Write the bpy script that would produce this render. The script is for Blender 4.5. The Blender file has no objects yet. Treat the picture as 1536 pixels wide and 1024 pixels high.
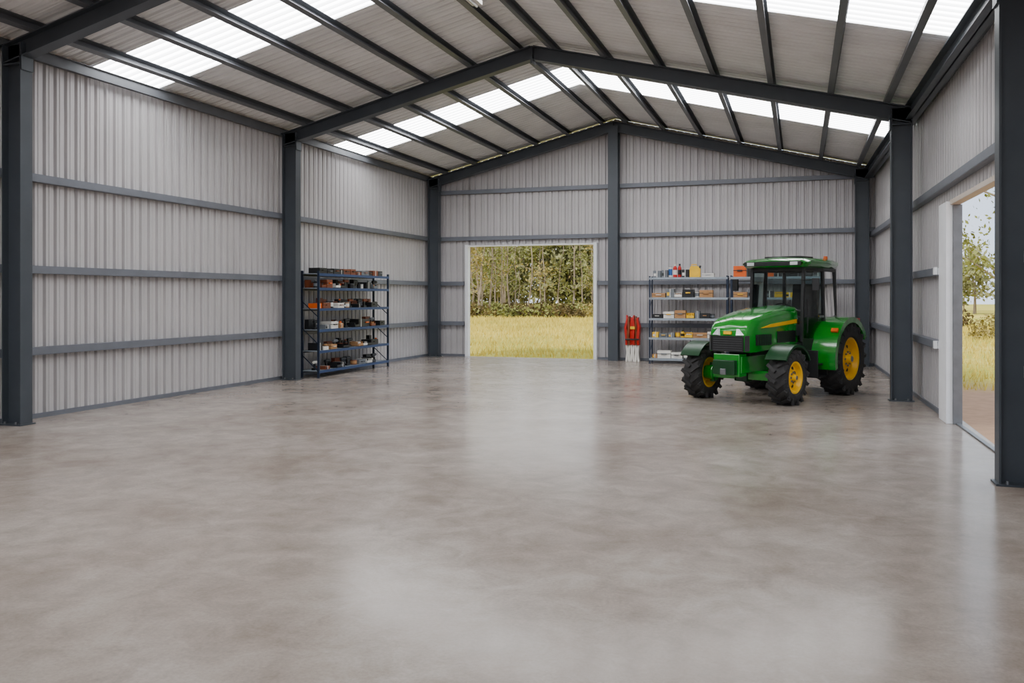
import bpy, math, random
import numpy as np
from mathutils import Vector, Matrix
random.seed(7); rng=np.random.default_rng(11)
scene=bpy.context.scene
COL=scene.collection
ZOOM=(1.0,768,512)

# ------------------------------------------------------------ materials
def S(r,g,b):
    f=lambda c:(c/255/12.92) if c/255<=0.04045 else ((c/255+0.055)/1.055)**2.4
    return (f(r),f(g),f(b))
def mat(name,col,rough=0.5,metal=0.0,var=0.08,scale=6.0,bump=0.0,coat=0.0,spec=0.5):
    m=bpy.data.materials.new(name); m.use_nodes=True
    nt=m.node_tree; b=nt.nodes['Principled BSDF']
    b.inputs['Roughness'].default_value=rough; b.inputs['Metallic'].default_value=metal
    b.inputs['Coat Weight'].default_value=coat; b.inputs['Specular IOR Level'].default_value=spec
    tc=nt.nodes.new('ShaderNodeTexCoord'); n=nt.nodes.new('ShaderNodeTexNoise')
    n.inputs['Scale'].default_value=scale; n.inputs['Detail'].default_value=4
    nt.links.new(tc.outputs['Object'],n.inputs['Vector'])
    r=nt.nodes.new('ShaderNodeValToRGB')
    r.color_ramp.elements[0].position=0.3; r.color_ramp.elements[1].position=0.7
    r.color_ramp.elements[0].color=tuple(c*(1-var) for c in col)+(1,)
    r.color_ramp.elements[1].color=tuple(min(1,c*(1+var)) for c in col)+(1,)
    nt.links.new(n.outputs['Fac'],r.inputs['Fac']); nt.links.new(r.outputs['Color'],b.inputs['Base Color'])
    if bump>0:
        bp=nt.nodes.new('ShaderNodeBump'); bp.inputs['Strength'].default_value=bump
        n2=nt.nodes.new('ShaderNodeTexNoise'); n2.inputs['Scale'].default_value=scale*6
        nt.links.new(tc.outputs['Object'],n2.inputs['Vector'])
        nt.links.new(n2.outputs['Fac'],bp.inputs['Height']); nt.links.new(bp.outputs['Normal'],b.inputs['Normal'])
    return m

M_wall=mat('wall_steel_sheet',S(190,187,188),0.42,0.1,0.05,1.2)
M_roof=mat('roof_steel_sheet',S(230,230,231),0.6,0.0,0.07,1.5)
M_frame=mat('painted_structural_steel',S(68,74,81),0.45,0.1,0.08,3)
M_girt=mat('girt_steel',S(112,116,125),0.45,0.2,0.08,3)
M_purlin=mat('purlin_steel',S(100,103,108),0.45,0.2,0.08,3)
M_white=mat('white_door_trim',S(236,238,241),0.5,0,0.03,4)
M_head=mat('door_header_trim',S(196,184,172),0.6,0,0.05,4)
M_green=mat('tractor_green_paint',S(2,130,24),0.22,0,0.05,3,coat=0.8)
M_dgreen=mat('tractor_dark_green',S(6,58,26),0.35,0,0.1,5)
M_yellow=mat('tractor_yellow_paint',S(246,190,8),0.35,0,0.05,4)
M_rubber=mat('tyre_rubber',S(46,45,45),0.8,0,0.25,12,0.3)
M_black=mat('black_plastic',S(24,25,27),0.45,0,0.2,8)
M_grey=mat('grey_metal',S(120,122,125),0.4,0.5,0.1,8)
M_lamp=mat('headlight_lens',S(232,236,240),0.1,0.2,0.05,20)
M_orange=mat('orange_plastic',S(226,96,20),0.4,0,0.08,8)
M_red=mat('red_plastic',S(190,28,20),0.45,0,0.12,8)
M_blue=mat('blue_shelf_steel',S(28,58,104),0.45,0.1,0.1,8)
M_bluedk=mat('navy_shelf_steel',S(32,44,66),0.45,0.1,0.1,8)
M_board=mat('shelf_board_grey',S(150,160,170),0.5,0.2,0.08,8)
M_ywl=mat('yellow_plastic',S(240,190,30),0.4,0,0.08,8)
M_wht=mat('white_plastic',S(225,222,215),0.45,0,0.05,8)
M_tan=mat('cardboard',S(176,132,88),0.8,0,0.1,8)
M_gry2=mat('grey_plastic',S(110,115,120),0.5,0,0.1,8)
M_teal=mat('blue_plastic',S(40,90,150),0.4,0,0.1,8)
M_brown=mat('brown_plastic',S(120,62,34),0.5,0,0.1,8)
M_seat=mat('seat_vinyl',S(34,34,36),0.6,0,0.1,8)

def glass():
    m=bpy.data.materials.new('cab_glass'); m.use_nodes=True; nt=m.node_tree; nt.nodes.clear()
    o=nt.nodes.new('ShaderNodeOutputMaterial'); t=nt.nodes.new('ShaderNodeBsdfTransparent')
    t.inputs['Color'].default_value=(0.6,0.69,0.68,1)
    g=nt.nodes.new('ShaderNodeBsdfGlossy'); g.inputs['Roughness'].default_value=0.03
    f=nt.nodes.new('ShaderNodeFresnel'); f.inputs['IOR'].default_value=1.6
    mx=nt.nodes.new('ShaderNodeMixShader')
    nt.links.new(f.outputs[0],mx.inputs[0]); nt.links.new(t.outputs[0],mx.inputs[1]); nt.links.new(g.outputs[0],mx.inputs[2])
    nt.links.new(mx.outputs[0],o.inputs['Surface']); return m
M_glass=glass()

SKY=12.0
def skylight():
    m=bpy.data.materials.new('translucent_skylight_sheet'); m.use_nodes=True; nt=m.node_tree
    b=nt.nodes['Principled BSDF']; b.inputs['Base Color'].default_value=(0.85,0.88,0.9,1); b.inputs['Roughness'].default_value=0.5
    tc=nt.nodes.new('ShaderNodeTexCoord'); sp=nt.nodes.new('ShaderNodeSeparateXYZ')
    nt.links.new(tc.outputs['Object'],sp.inputs[0])
    mm=nt.nodes.new('ShaderNodeMath'); mm.operation='MULTIPLY'; mm.inputs[1].default_value=2*math.pi/0.2
    nt.links.new(sp.outputs['Y'],mm.inputs[0])
    s=nt.nodes.new('ShaderNodeMath'); s.operation='SINE'; nt.links.new(mm.outputs[0],s.inputs[0])
    mr=nt.nodes.new('ShaderNodeMapRange'); mr.inputs['From Min'].default_value=-1; mr.inputs['From Max'].default_value=1
    mr.inputs['To Min'].default_value=SKY*0.35; mr.inputs['To Max'].default_value=SKY*1.25
    nt.links.new(s.outputs[0],mr.inputs['Value'])
    b.inputs['Emission Color'].default_value=(0.98,0.985,1,1)
    nt.links.new(mr.outputs[0],b.inputs['Emission Strength']); return m
M_sky=skylight()

def floor_mat():
    m=bpy.data.materials.new('polished_concrete'); m.use_nodes=True; nt=m.node_tree; b=nt.nodes['Principled BSDF']
    tc=nt.nodes.new('ShaderNodeTexCoord')
    def noise(sc,det,dist=0,rough=0.5):
        n=nt.nodes.new('ShaderNodeTexNoise'); n.inputs['Scale'].default_value=sc; n.inputs['Detail'].default_value=det
        n.inputs['Distortion'].default_value=dist; n.inputs['Roughness'].default_value=rough
        nt.links.new(tc.outputs['Object'],n.inputs['Vector']); return n
    n1=noise(0.7,6,0.3,0.6); n2=noise(3.0,8,0.6,0.7); n3=noise(45,4,0,.7)
    r=nt.nodes.new('ShaderNodeValToRGB'); e=r.color_ramp.elements
    e[0].position=0.3; e[0].color=S(144,131,120)+(1,)
    e[1].position=0.7; e[1].color=S(176,167,159)+(1,)
    nt.links.new(n1.outputs['Fac'],r.inputs['Fac'])
    r2=nt.nodes.new('ShaderNodeValToRGB'); e=r2.color_ramp.elements
    e[0].position=0.30; e[0].color=(0.68,0.65,0.62,1); e[1].position=0.62; e[1].color=(1,1,1,1)
    nt.links.new(n2.outputs['Fac'],r2.inputs['Fac'])
    mx=nt.nodes.new('ShaderNodeMixRGB'); mx.blend_type='MULTIPLY'; mx.inputs[0].default_value=0.8
    nt.links.new(r.outputs[0],mx.inputs[1]); nt.links.new(r2.outputs[0],mx.inputs[2])
    r3=nt.nodes.new('ShaderNodeValToRGB'); e=r3.color_ramp.elements
    e[0].position=0.35; e[0].color=(0.86,0.86,0.86,1); e[1].position=0.62; e[1].color=(1,1,1,1)
    nt.links.new(n3.outputs['Fac'],r3.inputs['Fac'])
    mx2=nt.nodes.new('ShaderNodeMixRGB'); mx2.blend_type='MULTIPLY'; mx2.inputs[0].default_value=1
    nt.links.new(mx.outputs[0],mx2.inputs[1]); nt.links.new(r3.outputs[0],mx2.inputs[2])
    nt.links.new(mx2.outputs[0],b.inputs['Base Color'])
    mr=nt.nodes.new('ShaderNodeMapRange'); mr.inputs['From Min'].default_value=0.3; mr.inputs['From Max'].default_value=0.7
    mr.inputs['To Min'].default_value=0.15; mr.inputs['To Max'].default_value=0.23
    nt.links.new(n2.outputs['Fac'],mr.inputs['Value']); nt.links.new(mr.outputs[0],b.inputs['Roughness'])
    b.inputs['Specular IOR Level'].default_value=0.17
    bp=nt.nodes.new('ShaderNodeBump'); bp.inputs['Strength'].default_value=0.02; bp.inputs['Distance'].default_value=0.02
    nt.links.new(n2.outputs['Fac'],bp.inputs['Height']); nt.links.new(bp.outputs[0],b.inputs['Normal'])
    return m
M_floor=floor_mat()

def ground_mat():
    m=bpy.data.materials.new('dry_grass_and_dirt'); m.use_nodes=True; nt=m.node_tree; b=nt.nodes['Principled BSDF']
    b.inputs['Roughness'].default_value=0.95; b.inputs['Specular IOR Level'].default_value=0.1
    tc=nt.nodes.new('ShaderNodeTexCoord')
    def noise(sc,det):
        n=nt.nodes.new('ShaderNodeTexNoise'); n.inputs['Scale'].default_value=sc; n.inputs['Detail'].default_value=det
        nt.links.new(tc.outputs['Object'],n.inputs['Vector']); return n
    n1=noise(0.16,8); n2=noise(5,6)
    r=nt.nodes.new('ShaderNodeValToRGB'); e=r.color_ramp.elements
    e[0].position=0.32; e[0].color=S(160,160,66)+(1,); e[1].position=0.68; e[1].color=S(224,200,104)+(1,)
    nt.links.new(n1.outputs['Fac'],r.inputs['Fac'])
    r2=nt.nodes.new('ShaderNodeValToRGB'); e=r2.color_ramp.elements
    e[0].position=0.3; e[0].color=(0.7,0.7,0.6,1); e[1].position=0.7; e[1].color=(1.1,1.1,1.05,1)
    nt.links.new(n2.outputs['Fac'],r2.inputs['Fac'])
    mx=nt.nodes.new('ShaderNodeMixRGB'); mx.blend_type='MULTIPLY'; mx.inputs[0].default_value=0.8
    nt.links.new(r.outputs[0],mx.inputs[1]); nt.links.new(r2.outputs[0],mx.inputs[2])
    sp=nt.nodes.new('ShaderNodeSeparateXYZ'); nt.links.new(tc.outputs['Object'],sp.inputs[0])
    ad=nt.nodes.new('ShaderNodeMath'); ad.operation='MULTIPLY_ADD'; ad.inputs[1].default_value=-3.0
    nt.links.new(n1.outputs['Fac'],ad.inputs[0]); nt.links.new(sp.outputs['Y'],ad.inputs[2])
    mr=nt.nodes.new('ShaderNodeMapRange'); mr.inputs['From Min'].default_value=17; mr.inputs['From Max'].default_value=20.5
    mr.inputs['To Min'].default_value=1; mr.inputs['To Max'].default_value=0
    nt.links.new(ad.outputs[0],mr.inputs['Value'])
    dirt=nt.nodes.new('ShaderNodeMixRGB'); dirt.inputs[1].default_value=S(196,160,130)+(1,); dirt.inputs[2].default_value=S(156,124,100)+(1,)
    nt.links.new(n2.outputs['Fac'],dirt.inputs[0])
    m2=nt.nodes.new('ShaderNodeMixRGB'); nt.links.new(mr.outputs[0],m2.inputs[0])
    nt.links.new(mx.outputs[0],m2.inputs[1]); nt.links.new(dirt.outputs[0],m2.inputs[2])
    nt.links.new(m2.outputs[0],b.inputs['Base Color']); return m
M_ground=ground_mat()
M_blade=mat('grass_blades',S(212,190,92),0.9,0,0.2,0.3,spec=0.1)
M_leaf=mat('eucalypt_leaves',S(122,124,70),0.8,0,0.3,0.25,spec=0.1)
M_leaf2=mat('golden_leaves',S(156,140,82),0.8,0,0.25,0.3,spec=0.1)
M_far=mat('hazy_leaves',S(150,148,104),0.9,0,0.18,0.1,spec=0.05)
M_bark=mat('pale_bark',S(150,134,116),0.9,0,0.35,1.5,spec=0.1)
M_bush=mat('shrub_leaves',S(96,82,50),0.85,0,0.3,0.6,spec=0.1)

# ------------------------------------------------------------ mesh builder
class MB:
    def __init__(s): s.v=[];s.f=[];s.m=[];s.mats=[]
    def mi(s,m):
        if m not in s.mats: s.mats.append(m)
        return s.mats.index(m)
    def add(s,vs,fs,m):
        o=len(s.v); s.v.extend([tuple(v) for v in vs]); i=s.mi(m)
        for f in fs: s.f.append(tuple(o+k for k in f)); s.m.append(i)
    def obox(s,c,ax,ay,az,hx,hy,hz,m):
        c=Vector(c);ax=Vector(ax).normalized();ay=Vector(ay).normalized();az=Vector(az).normalized()
        vs=[c+ax*hx*i+ay*hy*j+az*hz*k for i in(-1,1) for j in(-1,1) for k in(-1,1)]
        s.add(vs,[(0,1,3,2),(4,6,7,5),(0,4,5,1),(2,3,7,6),(0,2,6,4),(1,5,7,3)],m)
    def box(s,x0,x1,y0,y1,z0,z1,m):
        s.obox(((x0+x1)/2,(y0+y1)/2,(z0+z1)/2),(1,0,0),(0,1,0),(0,0,1),abs(x1-x0)/2,abs(y1-y0)/2,abs(z1-z0)/2,m)
    def rbox(s,c,size,rz,m):
        a=math.radians(rz); s.obox(c,(math.cos(a),math.sin(a),0),(-math.sin(a),math.cos(a),0),(0,0,1),size[0]/2,size[1]/2,size[2]/2,m)
    def bar(s,p0,p1,w,h,m,up=(0,0,1)):
        p0=Vector(p0);p1=Vector(p1);d=(p1-p0);L=d.length;d.normalize()
        side=d.cross(Vector(up)); 
        if side.length<1e-4: side=d.cross(Vector((1,0,0)))
        side.normalize(); u=side.cross(d).normalized()
        s.obox((p0+p1)/2,d,side,u,L/2,w/2,h/2,m)
    def cyl(s,p0,p1,r0,r1,m,seg=16,caps=True):
        p0=Vector(p0);p1=Vector(p1);d=(p1-p0).normalized()
        a=d.orthogonal().normalized();b=d.cross(a)
        vs=[];
        for p,r in((p0,r0),(p1,r1)):
            for i in range(seg):
                t=2*math.pi*i/seg; vs.append(p+a*math.cos(t)*r+b*math.sin(t)*r)
        fs=[(i,(i+1)%seg,seg+(i+1)%seg,seg+i) for i in range(seg)]
        if caps: fs+= [tuple(range(seg))[::-1],tuple(range(seg,2*seg))]
        s.add(vs,fs,m)
    def lathe(s,prof,c,axis,m,seg=48,closed=False):
        c=Vector(c);d=Vector(axis).normalized();a=d.orthogonal().normalized();b=d.cross(a)
        n=len(prof);vs=[]
        for i in range(seg):
            t=2*math.pi*i/seg
            for (h,r) in prof: vs.append(c+d*h+(a*math.cos(t)+b*math.sin(t))*r)
        fs=[]
        for i in range(seg):
            j=(i+1)%seg
            for k in range(n if closed else n-1):
                k2=(k+1)%n
                fs.append((i*n+k,i*n+k2,j*n+k2,j*n+k))
        s.add(vs,fs,m)
    def loft(s,rings,m,caps=True):
        n=len(rings[0]);vs=[v for r in rings for v in r];fs=[]
        for i in range(len(rings)-1):
            for k in range(n):
                k2=(k+1)%n; fs.append((i*n+k,i*n+k2,(i+1)*n+k2,(i+1)*n+k))
        if caps: fs+=[tuple(range(n))[::-1],tuple((len(rings)-1)*n+k for k in range(n))]
        s.add(vs,fs,m)
    def prism(s,poly,y0,y1,m):
        n=len(poly); vs=[(p[0],y0,p[1]) for p in poly]+[(p[0],y1,p[1]) for p in poly]
        fs=[tuple(range(n)),tuple(range(2*n-1,n-1,-1))]+[(k,n+k,n+(k+1)%n,(k+1)%n) for k in range(n)]
        s.add(vs,fs,m)
    def obj(s,name,parent=None,bevel=0,smooth=False,seg=2,ang=35,fn=None):
        if fn: s.v=[fn(*v) for v in s.v]
        me=bpy.data.meshes.new(name); me.from_pydata(s.v,[],s.f); 
        for m in s.mats: me.materials.append(m)
        me.polygons.foreach_set('material_index',s.m); me.update()
        import bmesh
        bm=bmesh.new(); bm.from_mesh(me); bmesh.ops.recalc_face_normals(bm,faces=bm.faces); bm.to_mesh(me); bm.free()
        o=bpy.data.objects.new(name,me); COL.objects.link(o)
        if parent: o.parent=parent
        if smooth:
            me.shade_smooth(); me.set_sharp_from_angle(angle=math.radians(ang))
        if bevel>0:
            b=o.modifiers.new('bevel','BEVEL'); b.width=bevel; b.segments=seg; b.limit_method='ANGLE'; b.angle_limit=math.radians(40)
        return o
def empty(name,loc=(0,0,0),rz=0):
    e=bpy.data.objects.new(name,None); COL.objects.link(e); e.location=loc; e.rotation_euler=(0,0,math.radians(rz)); e.empty_display_size=0.3; return e

# ------------------------------------------------------------ shed dimensions
XL,XR=-10.77,2.15; RX=-5.0; SL=0.246; YB=24.42; YF=-6.0
ZA=6.60
def zr(x): return ZA-SL*abs(x-RX)
def zs(x): return zr(x)+0.29
# the side wall runs very slightly out of square (about one degree)
def dxr(y): return 0.0 if y<9.4 else -0.02*(y-9.4)
fnR=lambda x,y,z:(x+dxr(y),y,z) if x>0.5 else (x,y,z)
FR=[-4.6,2.4,9.4,16.35,24.1]
CRX={-4.6:1.97,2.4:1.97,9.4:1.97,16.35:1.66,24.1:1.52}
DB=(-9.47,-5.62,3.3)
DR=(9.9,13.6,3.1)
DFr=(-10.2,1.5,4.7)

def ribline(s0,s1,pitch=0.2):
    pts=[(s0,0)]; k=math.floor(s0/pitch)
    while k*pitch<s1:
        b=k*pitch
        for ds,d in((0.0,0),(0.008,.22),(0.02,.22),(0.028,0),(0.10,0),(0.116,1),(0.152,1),(0.168,0)):
            q=b+ds
            if s0+1e-4<q<s1-1e-4: pts.append((q,d))
        k+=1
    pts.append((s1,0)); return pts
def ribwall(mb,axis,pos,out,s0,s1,zb,zt,m,depth=0.045):
    pts=ribline(s0,s1); vs=[];fs=[]
    for(q,d) in pts:
        p=pos+out*depth*d
        for z in(zb(q),zt(q)):
            vs.append((p,q,z) if axis=='x' else (q,p,z))
    for i in range(len(pts)-1): fs.append((2*i,2*i+2,2*i+3,2*i+1))
    mb.add(vs,fs,m)
c0=lambda z:(lambda q:z)
mb=MB(); ribwall(mb,'x',XL,-1,YF,YB,c0(0),c0(zs(XL)-0.02),M_wall); mb.box(XL,XL+0.03,YF,YB,0,0.07,M_girt)
mb.obj('wall_left')
mb=MB(); zt=c0(zs(XR)-0.02)
ribwall(mb,'x',XR,1,YF,DR[0],c0(0),zt,M_wall); ribwall(mb,'x',XR,1,DR[0],DR[1],c0(DR[2]),zt,M_wall); ribwall(mb,'x',XR,1,DR[1],YB,c0(0),zt,M_wall)
mb.box(XR-0.03,XR,DR[1]+.4,YB,0,0.07,M_girt); mb.box(XR-0.03,XR,YF,DR[0],0,0.07,M_girt)
mb.obj('wall_right',fn=fnR)
gt=lambda q:zs(q)-0.02
XB=XR+dxr(YB)
mb=MB()
ribwall(mb,'y',YB,1,XL,DB[0],c0(0),gt,M_wall); ribwall(mb,'y',YB,1,DB[0],RX,c0(DB[2]),gt,M_wall)
ribwall(mb,'y',YB,1,DB[1],RX,c0(0),c0(DB[2]),M_wall); ribwall(mb,'y',YB,1,RX,XB,c0(0),gt,M_wall)
mb.box(XL,DB[0]-.12,YB-0.03,YB,0,0.07,M_girt); mb.box(DB[1]+.12,XB,YB-0.03,YB,0,0.07,M_girt)
mb.obj('wall_back')
mb=MB()
ribwall(mb,'y',YF,-1,XL,DFr[0],c0(0),gt,M_wall); ribwall(mb,'y',YF,-1,DFr[1],XR,c0(0),gt,M_wall)
ribwall(mb,'y',YF,-1,DFr[0],RX,c0(DFr[2]),gt,M_wall); ribwall(mb,'y',YF,-1,RX,DFr[1],c0(DFr[2]),gt,M_wall)
mb.obj('wall_front')
# roof
strips=[(3.8,5.3),(11.05,12.55),(18.6,20.2)]
segs=[];y=YF
for a,b in strips: segs.append((y,a,M_roof));segs.append((a,b,M_sky));y=b
segs.append((y,YB+0.1,M_roof))
mb=MB(); sk=MB()
for a,b,m in segs:
    t=sk if m is M_sky else mb
    for x0,x1 in((XL-0.1,RX),(RX,XR+0.1)):
        pts=ribline(a,b); vs=[];fs=[]
        for q,d in pts:
            for x in(x0,x1): vs.append((x,q,zs(x)+0.035*d))
        for i in range(len(pts)-1): fs.append((2*i,2*i+2,2*i+3,2*i+1))
        t.add(vs,fs,m)
mb.obj('ceiling_roof_sheeting'); sk.obj('window_skylight_sheets')
mb=MB(); mb.box(XL-0.05,XR+0.1,YF-0.1,YB+0.1,-0.2,0,M_floor); mb.obj('floor')

def ibeam(mb,p0,p1,dd,wd,D,W,m,tf=0.018,tw=0.012):
    p0=Vector(p0);p1=Vector(p1);ax=(p1-p0);L=ax.length;ax.normalize();dd=Vector(dd).normalized();wd=Vector(wd).normalized();c=(p0+p1)/2
    for sgn in(-1,1): mb.obox(c+dd*sgn*(D/2-tf/2),ax,dd,wd,L/2,tf/2,W/2,m)
    mb.obox(c,ax,dd,wd,L/2,D/2-tf,tw/2,m)
mb=MB(); CL=-10.48
for i,y in enumerate(FR):
    W=0.2
    for cx,sg in((CL,1),(CRX[y],-1)):
        ibeam(mb,(cx,y,0),(cx,y,zr(cx)+0.1),(1,0,0),(0,1,0),0.34,W,M_frame)
        mb.box(cx-.2,cx+.2,y-.13,y+.13,0,0.02,M_frame)
        for bx in(-.1,.1):
            mb.cyl((cx+bx,y-.11,.02),(cx+bx,y-.11,.05),.015,.015,M_grey,6)
        p0=Vector((cx-sg*0.17,y,zr(cx-sg*0.17))); p1=Vector((RX,y,ZA))
        nn=Vector((-SL*sg,0,1)).normalized()
        ibeam(mb,p0,p1,nn,(0,1,0),0.27,W,M_frame)
        mb.box(cx+sg*.165,cx+sg*.19,y-W/2,y+W/2,zr(cx)-.28,zr(cx)-.02,M_frame)
        mb.box(cx-.16,cx+.16,y-W/2,y+W/2,zr(cx)-.20,zr(cx)-.18,M_frame)
    mb.box(RX-.02,RX+.02,y-W/2-.01,y+W/2+.01,ZA-.22,ZA+.12,M_frame)
ibeam(mb,(RX+.02,24.1,0),(RX+.02,24.1,ZA),(0,1,0),(1,0,0),0.3,0.28,M_frame)
mb.obj('trim_portal_frames')
mb=MB()
for a_,b_ in((-4.6,9.4),(9.5,24.0)):
    z=4.98
    mb.box(1.86,2.06,a_,b_,z-.13,z-.115,M_frame); mb.box(1.86,2.06,a_,b_,z+.115,z+.13,M_frame); mb.box(1.95,1.97,a_,b_,z-.13,z+.13,M_frame)
mb.obj('trim_eave_beam',fn=fnR)
# purlins
mb=MB()
def purlin(x,sg):
    z=zr(x)+0.135+0.075; nn=Vector((-SL*sg,0,1)).normalized(); t=Vector((1,0,SL*sg)).normalized()
    c=Vector((x,(YF+YB)/2,z)); L=(YB-YF)/2
    mb.obox(c,(0,1,0),t,nn,L,0.006,0.07,M_purlin)
    for k in(-1,1): mb.obox(c+nn*k*0.07+t*0.045,(0,1,0),t,nn,L,0.05,0.005,M_purlin)
for x in(-10.15,-9.2,-8.25,-7.3,-6.35,-5.35): purlin(x,1)
for x in(1.4,.48,-.53,-1.55,-2.57,-3.6,-4.65): purlin(x,-1)
for x in(XL+.08,XR-.08):
    z=zs(x)-.12; mb.box(x-.04,x+.04,YF,YB,z-.09,z-.08,M_purlin); mb.box(x-.04,x+.04,YF,YB,z+.07,z+.08,M_purlin)
    mb.box(x-.006,x+.006,YF,YB,z-.09,z+.08,M_purlin)
mb.obj('trim_roof_purlins')
# suspended batten lamp near the ridge
mb=MB(); mb.box(-4.72,-4.56,10.9,12.3,6.21,6.27,M_wht); mb.cyl((-4.64,10.93,6.19),(-4.64,12.27,6.19),.02,.02,M_lamp,10)
for y in(11.1,12.1): mb.cyl((-4.64,y,6.27),(-4.64,y,6.66),.006,.006,M_grey,6)
mb.obj('ceiling_batten_lamp')
# girts
mb=MB()
def girt_y(x,sg,y0,y1,z):
    xa,xb=(x,x+sg*.11)
    mb.box(min(xa,xb),max(xa,xb),y0,y1,z+.05,z+.058,M_girt); mb.box(xb-.004,xb+.004,y0,y1,z-.05,z+.058,M_girt)
    mb.box(min(xa,xb),max(xa,xb),y0,y1,z-.058,z-.05,M_girt)
for z in(1.0,2.2,3.55): girt_y(XL+.005,1,YF,YB,z)
YJ=DR[1]+.6
for z in(1.08,2.18): girt_y(XR-.005,-1,YF,DR[0]-.15,z); girt_y(XR-.005,-1,YJ,YB,z)
girt_y(XR-.005,-1,YF,9.4,3.42); girt_y(XR-.005,-1,9.4,YB,3.42)
for z in (1.08,2.18):
    mb.box(XR-.16,XR-.01,YJ,YJ+.12,z-.05,z+.06,M_white)
mb.obj('trim_wall_girts',fn=fnR)
mb=MB()
def girt_x(x0,x1,z):
    y=YB-.115
    mb.box(x0,x1,y,YB-.005,z+.05,z+.058,M_girt); mb.box(x0,x1,y,YB-.005,z-.058,z-.05,M_girt); mb.box(x0,x1,y-.004,y+.004,z-.058,z+.058,M_girt)
for z in(1.0,2.2): girt_x(XL,DB[0]-.12,z); girt_x(DB[1]+.12,XB,z)
girt_x(XL,XB,3.55); girt_x(XL,XB,4.95)
mb.obj('trim_rear_girts')
mb=MB()
mb.box(DB[0]-.10,DB[0],YB-.12,YB+.06,0,DB[2]+.06,M_white); mb.box(DB[1],DB[1]+.10,YB-.12,YB+.06,0,DB[2]+.06,M_white)
mb.box(DB[0]-.10,DB[1]+.10,YB-.1,YB+.06,DB[2],DB[2]+.04,M_white)
mb.obj('door_1_frame',bevel=.006)
mb=MB()
mb.box(XR-.1,XR+.08,DR[1],YJ,0,DR[2]+.05,M_white)
mb.box(XR-.02,XR+.1,DR[1]-.05,DR[1],0,DR[2],M_grey)
mb.box(XR-.05,XR+.08,DR[0],YJ-.05,DR[2],DR[2]+.07,M_head)
mb.box(XR-.05,XR+.08,DR[0]-.1,DR[0],0,DR[2]+.05,M_white)
mb.box(XR+.02,XR+.08,DR[0],DR[1],0.0,0.02,M_grey)
mb.obj('door_2_frame',bevel=.006,fn=fnR)

# ------------------------------------------------------------ tractor
T=empty('tractor',(0.0,17.5,0),math.degrees(math.atan2(-.908,-.42)))
def wheel(name,x,y,R,w,rr,nl):
    s=1 if y>0 else -1
    mb=MB(); c=(x,y,R)
    h=w/2
    mb.lathe([(-h*.72,rr),(-h*.95,rr+.04),(-h,rr+(R-rr)*.5),(-h*.94,R-.075),(-h*.7,R-.035),(0,R-.03),(h*.7,R-.035),(h*.94,R-.075),(h,rr+(R-rr)*.5),(h*.95,rr+.04),(h*.72,rr)],c,(0,1,0),M_rubber,56,closed=True)
    for i in range(nl):
        for side in(-1,1):
            t=2*math.pi*(i+(0.5 if side>0 else 0))/nl
            er=Vector((math.cos(t),0,math.sin(t))); et=Vector((-math.sin(t),0,math.cos(t))); ey=Vector((0,1,0))
            d=(ey*side*.8+et*.6).normalized(); q=er.cross(d)
            cc=Vector(c)+er*(R-.03)+ey*side*h*.5
            mb.obox(cc,d,q,er,h*.58,.028,.03,M_rubber)
            mb.obox(Vector(c)+er*(R-.075)+ey*side*h*.93+et*.6/.8*h*.42,er,et,ey,.045,.026,.018,M_rubber)
    o=mb.obj(name+'_tyre',T,smooth=True)
    mb=MB()
    mb.lathe([(s*h*.80,rr+.02),(s*h*.86,rr+.005),(s*h*.8,rr-.02),(s*h*.35,rr-.045),(s*h*.25,rr*.72),(s*h*.42,rr*.45),(s*h*.55,rr*.4),(s*h*.55,0.0)],c,(0,1,0),M_yellow,40)
    mb.lathe([(-s*h*.80,rr+.02),(-s*h*.8,rr-.02),(-s*h*.0,rr-.05),(s*h*.2,0.02)],c,(0,1,0),M_yellow,40)
    mb.cyl((x,y+s*h*.5,R),(x,y+s*h*.95,R),rr*.24,rr*.2,M_yellow,20)
    mb.cyl((x,y+s*h*.95,R),(x,y+s*h*1.0,R),rr*.14,rr*.12,M_grey,12)
    for i in range(8):
        t=2*math.pi*i/8; px=x+math.cos(t)*rr*.33; pz=R+math.sin(t)*rr*.33
        mb.cyl((px,y+s*h*.55,pz),(px,y+s*h*.65,pz),.018,.018,M_grey,6)
        px=x+math.cos(t+.39)*rr*.6; pz=R+math.sin(t+.39)*rr*.6
        mb.cyl((px,y+s*h*.30,pz),(px,y+s*h*.36,pz),.035,.035,M_black,10)
    mb.obj(name+'_rim',T,smooth=True)
for nm,sg in(('left',1),('right',-1)):
    wheel('rear_wheel_'+nm,0,sg*.80,.66,.42,.38,20)
    wheel('front_wheel_'+nm,2.2,sg*.80,.46,.34,.255,16)

mb=MB()
mb.box(-.45,.7,-.28,.28,.42,.95,M_dgreen)
mb.box(.6,2.35,-.2,.2,.5,.9,M_black)
mb.box(1.6,2.75,-.26,-.18,.52,.8,M_green); mb.box(1.6,2.75,.18,.26,.52,.8,M_green)
mb.box(2.55,2.8,-.24,.24,.46,.84,M_green)
mb.box(2.78,2.9,-.2,.2,.5,.74,M_dgreen); mb.box(2.88,2.93,-.05,.05,.5,.6,M_grey)
mb.cyl((0,-.75,.66),(0,.75,.66),.13,.13,M_dgreen,20)
mb.cyl((0,-.5,.66),(0,.5,.66),.2,.2,M_dgreen,20)
mb.bar((2.2,-.62,.46),(2.2,.62,.46),.18,.16,M_green)
for s in(-1,1):
    mb.cyl((2.2,s*.55,.46),(2.2,s*.75,.46),.15,.12,M_green,16)
    mb.cyl((2.02,s*.1,.42),(2.05,s*.6,.45),.025,.025,M_grey,8)
    mb.cyl((2.2,s*.6,.3),(2.2,s*.6,.64),.06,.06,M_dgreen,12)
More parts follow.
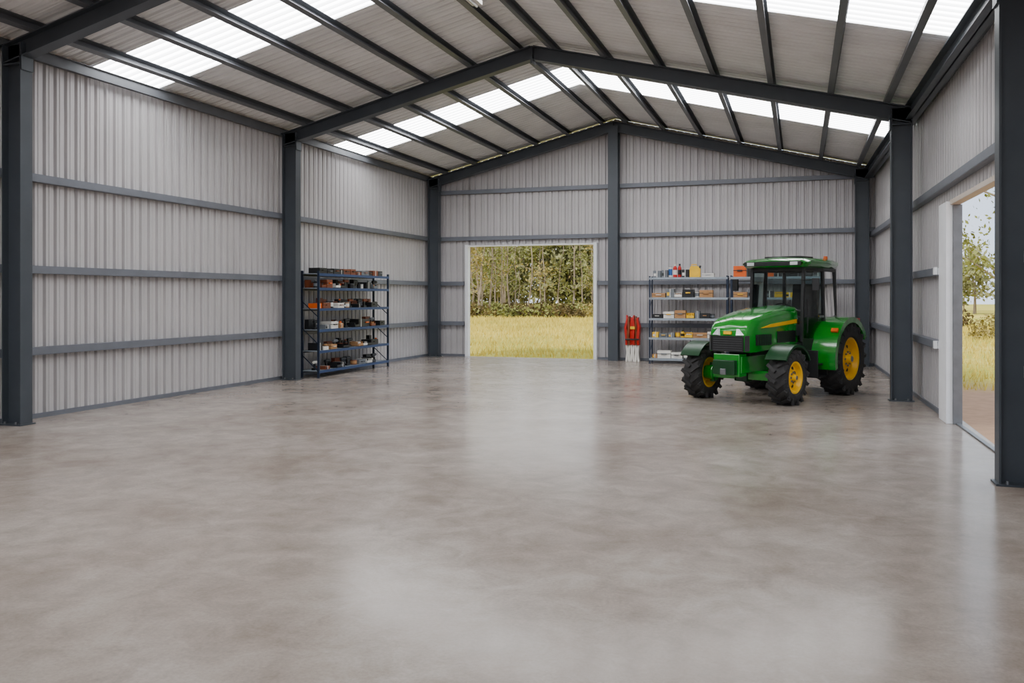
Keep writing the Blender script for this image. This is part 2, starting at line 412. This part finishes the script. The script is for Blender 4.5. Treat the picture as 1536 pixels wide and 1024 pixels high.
mb.cyl((2.2,0,.35),(2.2,0,.62),.16,.16,M_dgreen,16)
mb.box(1.1,1.7,-.27,.27,.62,.9,M_black)
mb.box(-.85,-.4,-.3,.3,.45,.9,M_dgreen)
for s in(-1,1): mb.bar((-.5,s*.35,.5),(-1.0,s*.35,.4),.05,.08,M_black)
mb.obj('chassis_and_axles',T,bevel=.012)

def ring(x,hw,zb,zt,r=.12,n=5,tp=.80):
    pts=[(x,-hw,zb)]
    for k in range(n+1):
        t=math.pi/2*k/n; pts.append((x,-hw*tp-(hw-hw*tp)*math.cos(t), zt-r+r*math.sin(t)))
    pts.append((x,0,zt+.035))
    for k in range(n,-1,-1):
        t=math.pi/2*k/n; pts.append((x,hw*tp+(hw-hw*tp)*math.cos(t), zt-r+r*math.sin(t)))
    pts.append((x,hw,zb))
    return pts
mb=MB()
R=[ring(.95,.40,.92,1.62,.16),ring(1.4,.395,.92,1.60,.17),ring(1.9,.39,.9,1.55,.18),ring(2.3,.385,.88,1.48,.19),ring(2.55,.375,.87,1.42,.19),ring(2.68,.36,.87,1.35,.18),ring(2.74,.335,.88,1.27,.14)]
mb.loft(R,M_green)
mb.obj('hood',T,smooth=True,ang=50)
mb=MB()
mb.box(2.735,2.765,-.29,.29,.88,1.14,M_black)
for i in range(6): mb.box(2.76,2.767,-.27,.27,.905+i*.038,.908+i*.038,M_gry2)
mb.box(2.735,2.775,-.07,.07,1.17,1.22,M_yellow)
for s in(-1,1):
    mb.obox((2.715,s*.235,1.2),(1,s*.35,.35),(-s*.35,1,0),(-.3,0,1),.03,.085,.055,M_lamp)
    mb.obox((2.715,s*.335,1.02),(1,s*.9,0),(-s*.9,1,0),(0,0,1),.02,.04,.13,M_black)
    mb.box(1.95,2.5,s*.388-.008,s*.388+.008,.98,1.16,M_black)
    mb.box(1.05,1.75,s*.40-.006,s*.40+.006,1.0,1.2,M_black)
    for i in range(7): mb.box(1.98+i*.075,2.0+i*.075,s*.396-.006,s*.396+.006,.98,1.16,M_dgreen)
    mb.prism([(1.0,1.33),(1.0,1.40),(2.0,1.33),(2.35,1.27),(1.9,1.28)],s*.398-.008,s*.398+.008,M_yellow)
mb.obj('grille_lamps_and_decals',T,bevel=.004)

def fender(mb,cx,cz,r,y0,y1,a0,a1,m,th=.025,n=18,lip=0):
    rings=[]
    for k in range(n+1):
        t=math.radians(a0+(a1-a0)*k/n); c,s_=math.cos(t),math.sin(t)
        rings.append([(cx+c*r,y0,cz+s_*r),(cx+c*r,y1,cz+s_*r),(cx+c*(r-lip),y1,cz+s_*(r-lip)),(cx+c*(r-lip),y1-th*np.sign(y1-y0),cz+s_*(r-lip)),(cx+c*(r-th),y1-th*np.sign(y1-y0),cz+s_*(r-th)),(cx+c*(r-th),y0,cz+s_*(r-th))])
    mb.loft(rings,m)
mb=MB()
for s in(-1,1):
    fender(mb,2.2,.46,.55,s*.62,s*.99,35,150,M_dgreen,.02,lip=.04)
    mb.bar((2.2,s*.45,.62),(2.2,s*.65,.98),.04,.03,M_black)
mb.obj('front_mudguards',T,smooth=True)
mb=MB()
for s in(-1,1):
    fender(mb,0,.66,.77,s*.5,s*1.01,-12,150,M_green,.03,n=28,lip=.1)
    n=24
    poly=[(math.cos(math.radians(-12+162*k/n))*.76,.66+math.sin(math.radians(-12+162*k/n))*.76) for k in range(n+1)]
    poly+= [(-.6,.95),(.3,.85),(.6,.5)]
    mb.prism(poly,s*.5-.015,s*.5+.015,M_green)
    mb.box(-.50,-.38,s*.9-.05,s*.9+.05,1.33,1.40,M_red)
    mb.obox((.60,s*.93,1.2),(1,0,.8),(0,1,0),(-.8,0,1),.02,.06,.035,M_orange)
mb.obj('rear_mudguards',T,smooth=True,ang=40)

mb=MB()
zb,zt=1.0,2.33
FB={ 'A':((1.02,.50),( .93,.50)),'B':((.30,.60),(.28,.56)),'C':((-.42,.52),(-.38,.50)) }
for s in(-1,1):
    for k,(b_,t_) in FB.items():
        mb.bar((b_[0],s*b_[1],zb),(t_[0],s*t_[1],zt),.055,.06,M_black,up=(1,0,0))
    mb.bar((1.02,s*.5,1.02),(.30,s*.6,.98),.05,.08,M_black); mb.bar((.3,s*.6,1.3),(-.42,s*.52,1.42),.05,.07,M_black)
    mb.bar((.93,s*.5,2.3),(.28,s*.56,2.3),.05,.06,M_black); mb.bar((.28,s*.56,2.3),(-.38,s*.5,2.3),.05,.06,M_black)
    mb.obox((.66,s*.555,.86),(1,-s*.13,0),(s*.13,1,0),(0,0,1),.37,.02,.14,M_black)
    mb.box(.38,.5,s*.62-.02,s*.62+.02,1.42,1.46,M_grey)
    mb.bar((.9,s*.56,1.15),(.9,s*.56,1.75),.022,.022,M_black)
    mb.box(.48,1.12,s*.3,s*.62,.42,.82,M_black)
    mb.box(.62,1.0,s*.62,s*.82,.36,.39,M_black); mb.box(.62,1.0,s*.62,s*.78,.58,.61,M_black)
    mb.box(.60,.63,s*.6,s*.8,.36,.85,M_black); mb.box(.99,1.02,s*.6,s*.8,.36,.85,M_black)
    mb.cyl((.98,s*.5,2.1),(1.05,s*.76,2.1),.012,.012,M_black,6)
    mb.obox((1.06,s*.78,2.02),(1,s*.3,0),(-s*.3,1,0),(0,0,1),.02,.06,.11,M_black)
mb.bar((1.0,-.5,1.2),(1.0,.5,1.2),.05,.2,M_black,); mb.bar((.93,-.5,2.3),(.93,.5,2.3),.05,.06,M_black)
mb.bar((-.42,-.5,1.2),(-.42,.5,1.2),.05,.35,M_black); mb.bar((-.38,-.5,2.3),(-.38,.5,2.3),.05,.06,M_black)
mb.box(-.42,1.02,-.5,.5,.92,.98,M_black)
mb.bar((1.03,0.0,1.28),(1.0,.28,1.75),.012,.012,M_black)
mb.obj('cab_frame',T,bevel=.01)
mb=MB()
def pane(p): mb.add(p,[(0,1,2,3)],M_glass)
pane([(1.0,-.48,1.3),(1.0,.48,1.3),(.94,.48,2.28),(.94,-.48,2.28)])
pane([(-.41,-.48,1.4),(-.41,.48,1.4),(-.39,.48,2.28),(-.39,-.48,2.28)])
for s in(-1,1):
    pane([(1.0,s*.505,1.05),(.32,s*.6,1.02),(.3,s*.56,2.28),(.95,s*.5,2.28)])
    pane([(.28,s*.6,1.33),(-.4,s*.525,1.45),(-.38,s*.5,2.28),(.26,s*.56,2.28)])
mb.obj('cab_windows',T)
def rring(x,hw,z0,z1):
    e=.06
    return [(x,-hw+e,z0),(x,-hw,z0+e),(x,-hw,z1-e),(x,-hw+e*1.4,z1-.012),(x,0,z1+.02),(x,hw-e*1.4,z1-.012),(x,hw,z1-e),(x,hw,z0+e),(x,hw-e,z0)]
mb=MB()
mb.loft([rring(-.50,.50,2.36,2.46),rring(-.44,.56,2.335,2.5),rring(.1,.61,2.33,2.52),rring(.9,.63,2.33,2.51),rring(1.08,.62,2.335,2.48),rring(1.14,.58,2.36,2.45)],M_green)
mb.obj('cab_roof',T,smooth=True,ang=45)
mb=MB()
for s in(-1,1):
    for y in(.42,): mb.box(1.12,1.17,s*y-.07,s*y+.07,2.37,2.43,M_lamp)
mb.box(1.13,1.16,-.55,.55,2.36,2.44,M_black)
mb.box(.2,.75,-.35,.35,2.5,2.55,M_black)
mb.cyl((.0,.5,2.5),(.0,.5,2.56),.04,.035,M_orange,12)
mb.obj('cab_roof_lights',T,bevel=.006)
mb=MB()
mb.box(-.2,.25,-.25,.25,1.0,1.3,M_seat); mb.box(-.22,.28,-.26,.26,1.3,1.42,M_seat)
mb.obox((-.24,0,1.72),(1,0,.15),(0,1,0),(-.15,0,1),.06,.25,.32,M_seat)
mb.box(.72,.98,-.22,.22,.98,1.36,M_black)
mb.cyl((.85,0,1.3),(.66,0,1.55),.035,.03,M_black,10)
mb.lathe([(-.014,.19),(0,.205),(.014,.19),(0,.175)],(.65,0,1.56),(-.6,0,.8),M_black,28,closed=True)
for k in range(3):
    t=2*math.pi*k/3; ax=Vector((-.6,0,.8)); A=ax.orthogonal().normalized();B=ax.cross(A).normalized()
    c=Vector((.65,0,1.56)); mb.cyl(c,c+(A*math.cos(t)+B*math.sin(t))*.19,.012,.012,M_black,6)
mb.obj('seat_and_steering',T,bevel=.02)

# ------------------------------------------------------------ shelving
def shelf(name,loc,rz,L,D,H,levels,mpost,mboard,mlip):
    E=empty(name,loc,rz); mb=MB()
    for i in range(2):
        x=i*(L-.045)
        for y in(0,D-.045):
            mb.box(x,x+.045,y,y+.006,0,H,mpost); mb.box(x,x+.006,y,y+.045,0,H,mpost)
            mb.box(x-.01,x+.055,y-.01,y+.055,0,.01,mpost)
        for k in range(int(H/.6)):
            z=.15+k*.6; mb.bar((x+.003,.02,z),(x+.003,D-.03,z+.35),.006,.02,mpost)
    for z in levels:
        mb.box(0.007,L-.007,.007,D-.007,z-.015,z,mboard)
        mb.box(0.007,L-.007,-.004,.012,z-.055,z+.004,mlip); mb.box(0.007,L-.007,D-.012,D+.004,z-.06,z+.004,mpost)
    mb.obj('frame_and_shelves',E)
    return E
def item(mb,kind,x,y,z,c,c2,hs=1.0):
    u=random.uniform
    if kind=='case':
        w=u(.22,.38);h=u(.09,.18)*hs
        mb.box(x,x+w,y-.14,y+.14,z,z+h,c); mb.box(x-.003,x+w+.003,y-.143,y+.143,z+h*.55,z+h*.62,M_black)
        mb.box(x+w*.3,x+w*.7,y-.175,y-.16,z+h*.5,z+h*.65,c2); mb.box(x+w*.3,x+w*.34,y-.165,y-.14,z+h*.5,z+h*.65,c2); mb.box(x+w*.66,x+w*.7,y-.165,y-.14,z+h*.5,z+h*.65,c2)
        return w
    if kind=='bottle':
        r=u(.035,.06);h=u(.12,.22)*hs
        mb.lathe([(0,0),(0,r),(h*.7,r),(h*.85,r*.45),(h*.86,r*.45)],(x+r,y,z),(0,0,1),c,14); mb.cyl((x+r,y,z+h*.85),(x+r,y,z+h),r*.5,r*.5,c2,12)
        mb.cyl((x+r,y,z+h*.2),(x+r,y,z+h*.55),r*1.01,r*1.01,c2,14,False)
        return 2*r
    if kind=='can':
        r=u(.05,.085);h=u(.08,.15)*hs
        mb.cyl((x+r,y,z),(x+r,y,z+h),r,r,c,18); mb.lathe([(h,r*1.03),(h+.012,r*1.03),(h+.012,r*.85),(h+.004,r*.85),(h+.004,0)],(x+r,y,z),(0,0,1),M_grey,18)
        mb.cyl((x+r,y,z+h*.2),(x+r,y,z+h*.8),r*1.01,r*1.01,c2,18,False)
        return 2*r
    if kind=='bin':
        w=u(.18,.26);h=.11*hs
        mb.box(x,x+w,y-.15,y+.15,z,z+.01,c); mb.box(x,x+.008,y-.13,y+.15,z,z+h,c); mb.box(x+w-.008,x+w,y-.13,y+.15,z,z+h,c)
        mb.box(x,x+w,y+.142,y+.15,z,z+h,c); mb.box(x,x+w,y-.15,y-.142,z,z+h*.6,c)
        for k in range(4): mb.rbox((x+w*(.25+.16*k),y+u(-.08,.08),z+.06),(.04,.10,.08),u(-30,30),c2)
        return w
    if kind=='drill':
        mb.cyl((x,y,z+.17),(x+.18,y,z+.17),.033,.037,c,12); mb.cyl((x+.18,y,z+.17),(x+.25,y,z+.17),.022,.015,M_black,10)
        mb.obox((x+.05,y,z+.09),(1,0,.15),(0,1,0),(-.15,0,1),.023,.02,.07,M_black); mb.box(x-.02,x+.11,y-.04,y+.04,z,z+.045,M_black)
        return .26
    if kind=='carton':
        w=u(.12,.26);h=u(.08,.17)*hs
        mb.box(x,x+w,y-.13,y+.13,z,z+h,c); mb.box(x+w*.45,x+w*.55,y-.132,y+.132,z,z+h+.002,M_wht); mb.box(x+w*.1,x+w*.4,y-.134,y-.13,z+h*.2,z+h*.6,c2)
        return w
    if kind=='jerry':
        w=.28; mb.prism([(x,z),(x+w,z),(x+w,z+.22),(x+w*.75,z+.3),(x+w*.1,z+.3),(x,z+.22)],y-.08,y+.08,c)
        mb.cyl((x+w*.9,y,z+.24),(x+w*1.0,y,z+.31),.025,.025,M_black,10); mb.bar((x+w*.15,y,z+.34),(x+w*.65,y,z+.34),.03,.025,c); mb.box(x+w*.15,x+w*.2,y-.015,y+.015,z+.29,z+.34,c);mb.box(x+w*.6,x+w*.65,y-.015,y+.015,z+.29,z+.34,c)
        return w+.03
def supplies(name,loc,rz,L,D,levels,pal,kinds,dens=1.0,hs=1.0,back=None):
    E=empty(name,loc,rz); mb=MB()
    for li,z in enumerate(levels):
        x=.08
        while x<L-.42:
            k=random.choice(kinds)
            w=item(mb,k,x+(.02 if k=='drill' else 0),D*.5-.05+random.uniform(-.02,.02),z+.005,random.choice(pal),random.choice(pal),hs*random.uniform(.75,1))
            if back and random.random()<.75 and k in('drill','bottle','can'):
                mb.box(x,x+w,D-.15,D-.05,z+.005,z+.005+random.uniform(.15,.23),random.choice(back))
            x+=w+random.uniform(.01,.09)/dens
    mb.obj('goods',E); return E
LV=[.16,.6,1.07,1.54,2.0,2.32]
shelf('storage_shelf',(-10.10,16.85,0),90,3.45,.46,2.38,LV,M_bluedk,M_board,M_blue)
pal1=[M_black,M_black,M_black,M_black,M_orange,M_wht,M_wht,M_gry2,M_brown,M_tan,M_black]
supplies('stored_tools_and_supplies',(-10.10,16.85,0),90,3.45,.46,LV[:-1],pal1,['case','bottle','drill','bin','carton','can','drill'],dens=3,hs=1.12,back=[M_black,M_black,M_brown,M_gry2])
supplies('stored_tool_cases',(-10.10,16.85,0),90,3.45,.46,LV[-1:],[M_black,M_black,M_black,M_brown,M_gry2],['case','case','carton'],dens=4,hs=.9)
LV2=[.14,.7,1.22,1.78,2.32]
for i,(x,L) in enumerate(((-3.88,2.08),(-1.74,2.5))):
    shelf('storage_shelf',(x,23.42,0),0,L,.46,2.36,LV2,M_bluedk,M_board,M_board)
    pal2=[M_ywl,M_ywl,M_ywl,M_wht,M_black,M_black,M_gry2,M_tan,M_gry2]
    supplies('stored_tools_and_supplies',(x,23.42,0),0,L,.46,LV2[:-1],pal2,['case','bin','carton','can','bottle'],dens=3,hs=1.5)
E=empty('fuel_cans_and_bottles',(-3.88,23.42,0)); mb=MB(); z=LV2[-1]+.005
x=.1
for k,c,c2,h in(('carton',M_gry2,M_wht,2.0),('carton',M_gry2,M_black,1.7),('can',M_wht,M_teal,2.6),('bottle',M_red,M_wht,1.9),('bottle',M_red,M_black,2),('carton',M_black,M_wht,2.2),('jerry',M_ywl,M_ywl,1),('case',M_wht,M_gry2,.8)):
    x+=item(mb,k,x,.21,z,c,c2,h)+.02
mb.obj('goods',E)
supplies('stored_cases',(-1.74,23.42,0),0,2.5,.46,[LV2[-1]],[M_black,M_black,M_gry2,M_orange,M_black],['case','carton','case'],dens=3,hs=1.9)

E=empty('folded_red_tarpaulin',(-4.42,24.0,0)); mb=MB()
for i in range(6):
    x=-.16+i*.062
    mb.loft([[(x+dx*sc+(.01 if (i+j)%2 else -.01),y*sc2,zz) for dx,y in((-.035,-.07),(.035,-.09),(.04,.07),(-.03,.08))] for j,(zz,sc,sc2) in enumerate(((0,.9,1.1),(.25,.8,1),(.5,.9,.9)))],M_wht)
    mb.loft([[(x+dx*sc+(.012 if (i+j)%2 else -.012)+(.02*(i-2.5) if j in(1,2) else 0)*.4,y*sc2-.03*(i%2),zz) for dx,y in((-.035,-.09),(.035,-.11),(.04,.08),(-.03,.09))] for j,(zz,sc,sc2) in enumerate(((.46,.9,1),(.7,1.05,1.2),(.95,1.0,1.3),(1.18,.8,1.0),(1.29-.03*(i%3),.5,.6)))],M_red if i not in(1,4) else M_brown)
mb.box(-.19,.2,-.17,-.15,.6,.64,M_black); mb.box(-.05,.08,-.18,-.15,.9,.98,M_ywl)
mb.obj('folds',E,bevel=.008)

# ------------------------------------------------------------ outdoors
mb=MB()
nx=60
vs=[];fs=[]
xs=np.linspace(-160,160,nx);ys=np.linspace(-80,240,nx)
for yy in ys:
    for xx in xs: vs.append((xx,yy,-0.04))
for j in range(nx-1):
    for i in range(nx-1): k=j*nx+i; fs.append((k,k+1,k+nx+1,k+nx))
mb.add(vs,fs,M_ground); GR=mb.obj('ground_field')

def np_obj(name,verts,faces,mats,mi,parent=None):
    me=bpy.data.meshes.new(name); me.from_pydata(verts.tolist(),[],faces)
    for m in mats: me.materials.append(m)
    me.polygons.foreach_set('material_index',mi); me.update()
    o=bpy.data.objects.new(name,me); COL.objects.link(o)
    if parent: o.parent=parent
    return o
class LF:
    def __init__(s): s.V=[];s.F=[];s.I=[];s.n=0
    def leaves(s,centers,size,mi):
        n=len(centers)
        a=rng.normal(size=(n,3)); a/=np.linalg.norm(a,axis=1)[:,None]
        b=rng.normal(size=(n,3)); b-=a*(a*b).sum(1)[:,None]; b/=np.linalg.norm(b,axis=1)[:,None]
        sz=size*rng.uniform(.6,1.3,(n,1))
        q=np.stack([centers-a*sz,centers+b*sz*.5,centers+a*sz,centers-b*sz*.5],1).reshape(-1,3)
        s.V.append(q); s.F+= [tuple(s.n+4*i+k for k in range(4)) for i in range(n)]; s.I+=[mi]*n; s.n+=4*n
    def limb(s,p0,p1,r0,r1,mi,seg=6):
        p0=np.array(p0,float);p1=np.array(p1,float);d=p1-p0;d/=np.linalg.norm(d)
        a=np.cross(d,[.3,.9,.1]);a/=np.linalg.norm(a);b=np.cross(d,a)
        t=np.arange(seg)*2*np.pi/seg
        c=np.cos(t)[:,None]*a+np.sin(t)[:,None]*b
        s.V.append(np.vstack([p0+c*r0,p1+c*r1]))
        s.F+=[(s.n+i,s.n+(i+1)%seg,s.n+seg+(i+1)%seg,s.n+seg+i) for i in range(seg)]; s.I+=[mi]*seg; s.n+=2*seg
    def tree(s,x,y,H,spread,nleaf,lsz,mi,low=.3,tr=None):
        tr=tr or H*.014; p=np.array([x,y,-.1]); K=6; pts=[p]
        for k in range(K):
            p=p+np.array([rng.normal()*H*.012,rng.normal()*H*.012,H*.9/K]); pts.append(p)
        for k in range(K): s.limb(pts[k],pts[k+1],tr*(1-.13*k),tr*(1-.13*(k+1)),0)
        cl=[]
        for k in range(10):
            f=rng.uniform(low,1); i=min(K-1,int(f*K)); st=pts[i]+(pts[i+1]-pts[i])*(f*K-i)
            an=rng.uniform(0,2*np.pi); ln=spread*rng.uniform(.4,1)*(1.15-f*.6)
            e=st+np.array([math.cos(an)*ln,math.sin(an)*ln,ln*rng.uniform(.3,1)]); s.limb(st,e,tr*.35,tr*.08,0,4)
            cl.append(e); cl.append((st+e)/2)
        cl.append(pts[-1]); cl=np.array(cl)
        idx=rng.integers(0,len(cl),nleaf); c=cl[idx]+rng.normal(size=(nleaf,3))*spread*np.array([.2,.2,.13])
        s.leaves(c,lsz,mi)
    def bush(s,x,y,r,n,lsz,mi):
        d=rng.normal(size=(n,3)); d/=np.linalg.norm(d,axis=1)[:,None]; d*=rng.uniform(.3,1,(n,1))**.5*r
        d[:,2]=np.abs(d[:,2])*.9; s.leaves(d+np.array([x,y,0]),lsz,mi)
    def done(s,name,mats): return np_obj(name,np.vstack(s.V),s.F,mats,s.I)
MT=[M_bark,M_leaf,M_leaf2,M_bush,M_far]
f=LF()
for i in range(75):
    y=rng.uniform(76,112); x=rng.uniform(-.50,-.08)*y
    f.tree(x,y,rng.uniform(10,15),2.2,230,.17,int(rng.integers(1,3)),low=.18,tr=rng.uniform(.06,.13))
for i in range(170):
    y=rng.uniform(116,142); x=rng.uniform(-.50,-.05)*y
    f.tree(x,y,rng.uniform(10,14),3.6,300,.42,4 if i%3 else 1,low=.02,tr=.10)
for i in range(230):
    y=rng.uniform(70,100); x=rng.uniform(-.50,-.08)*y
    f.bush(x,y,rng.uniform(.5,1.7),120,.18,int(rng.choice([1,2,3,3,3])))
for i in range(60):
    y=rng.uniform(100,130); x=rng.uniform(-.02,.42)*y
    f.tree(x,y,rng.uniform(4,7.5),2.2,240,.35,int(rng.choice([1,4,4])),low=.1)
f.done('gum_tree_forest',MT)
f=LF(); f.tree(8.2,42,9.5,3.0,1000,.12,1,low=.25,tr=.16); f.bush(8.1,42.3,1.2,600,.1,2); f.done('gum_tree',MT)
f=LF(); f.tree(8.6,57,7.0,2.4,500,.15,1,low=.25,tr=.1); f.bush(8.6,57,1.3,500,.12,3); f.done('gum_tree',MT)
def grass(name,n,xr,yr,hs):
    x=rng.uniform(*xr,n);y=rng.uniform(0,1,n)**1.3*(yr[1]-yr[0])+yr[0]; keep=~((x<XR+.6)&(y<YB+.3)); 
    if xr[0]>0: keep&=(y>19)
    x=x[keep];y=y[keep];n=len(x); h=hs*rng.uniform(.4,1.2,n)*(1+(y-25)/60); an=rng.uniform(0,np.pi,n); w=.012+.0006*(y-20)
    dx=np.cos(an)*w;dy=np.sin(an)*w; lx=rng.normal(size=n)*h*.3;ly=rng.normal(size=n)*h*.3; z0=np.full(n,-.05)
    V=np.stack([np.stack([x-dx,y-dy,z0],1),np.stack([x+dx,y+dy,z0],1),np.stack([x+lx,y+ly,h-.04],1)],1).reshape(-1,3)
    np_obj(name,V,[(3*i,3*i+1,3*i+2) for i in range(n)],[M_blade],[0]*n,GR)
grass('grass_blades_rear',40000,(-36,-3),(25,69),.18)
grass('grass_blades_side',14000,(2.8,14),(19,60),.18)

# ------------------------------------------------------------ light
w=bpy.data.worlds.new('World'); scene.world=w; w.use_nodes=True; nt=w.node_tree
bg=nt.nodes['Background']; tc=nt.nodes.new('ShaderNodeTexCoord'); n=nt.nodes.new('ShaderNodeTexNoise'); n.inputs['Scale'].default_value=3; n.inputs['Detail'].default_value=5
nt.links.new(tc.outputs['Generated'],n.inputs['Vector'])
r=nt.nodes.new('ShaderNodeValToRGB'); r.color_ramp.elements[0].position=.4; r.color_ramp.elements[1].position=.65
r.color_ramp.elements[0].color=(.62,.76,.98,1); r.color_ramp.elements[1].color=(.95,.97,1,1)
nt.links.new(n.outputs['Fac'],r.inputs['Fac']); nt.links.new(r.outputs[0],bg.inputs['Color']); bg.inputs['Strength'].default_value=1.9
sl=bpy.data.lights.new('sun','SUN'); sl.energy=3.4; sl.angle=math.radians(8); sl.color=(1,.95,.86)
so=bpy.data.objects.new('sun',sl); COL.objects.link(so); so.rotation_euler=(math.radians(38),math.radians(-18),0)

cd=bpy.data.cameras.new('camera'); cam=bpy.data.objects.new('camera',cd); COL.objects.link(cam)
cam.location=(0,0,1.8); cam.rotation_euler=(math.radians(90),0,math.atan(432/1300))
cd.sensor_width=36; cd.sensor_fit='HORIZONTAL'; cd.clip_end=600
K,cx,cy=ZOOM
cd.lens=K*1300/1536*36; cd.shift_x=K*(cx-768)/1536; cd.shift_y=-K*(cy-445)/1536
scene.camera=cam
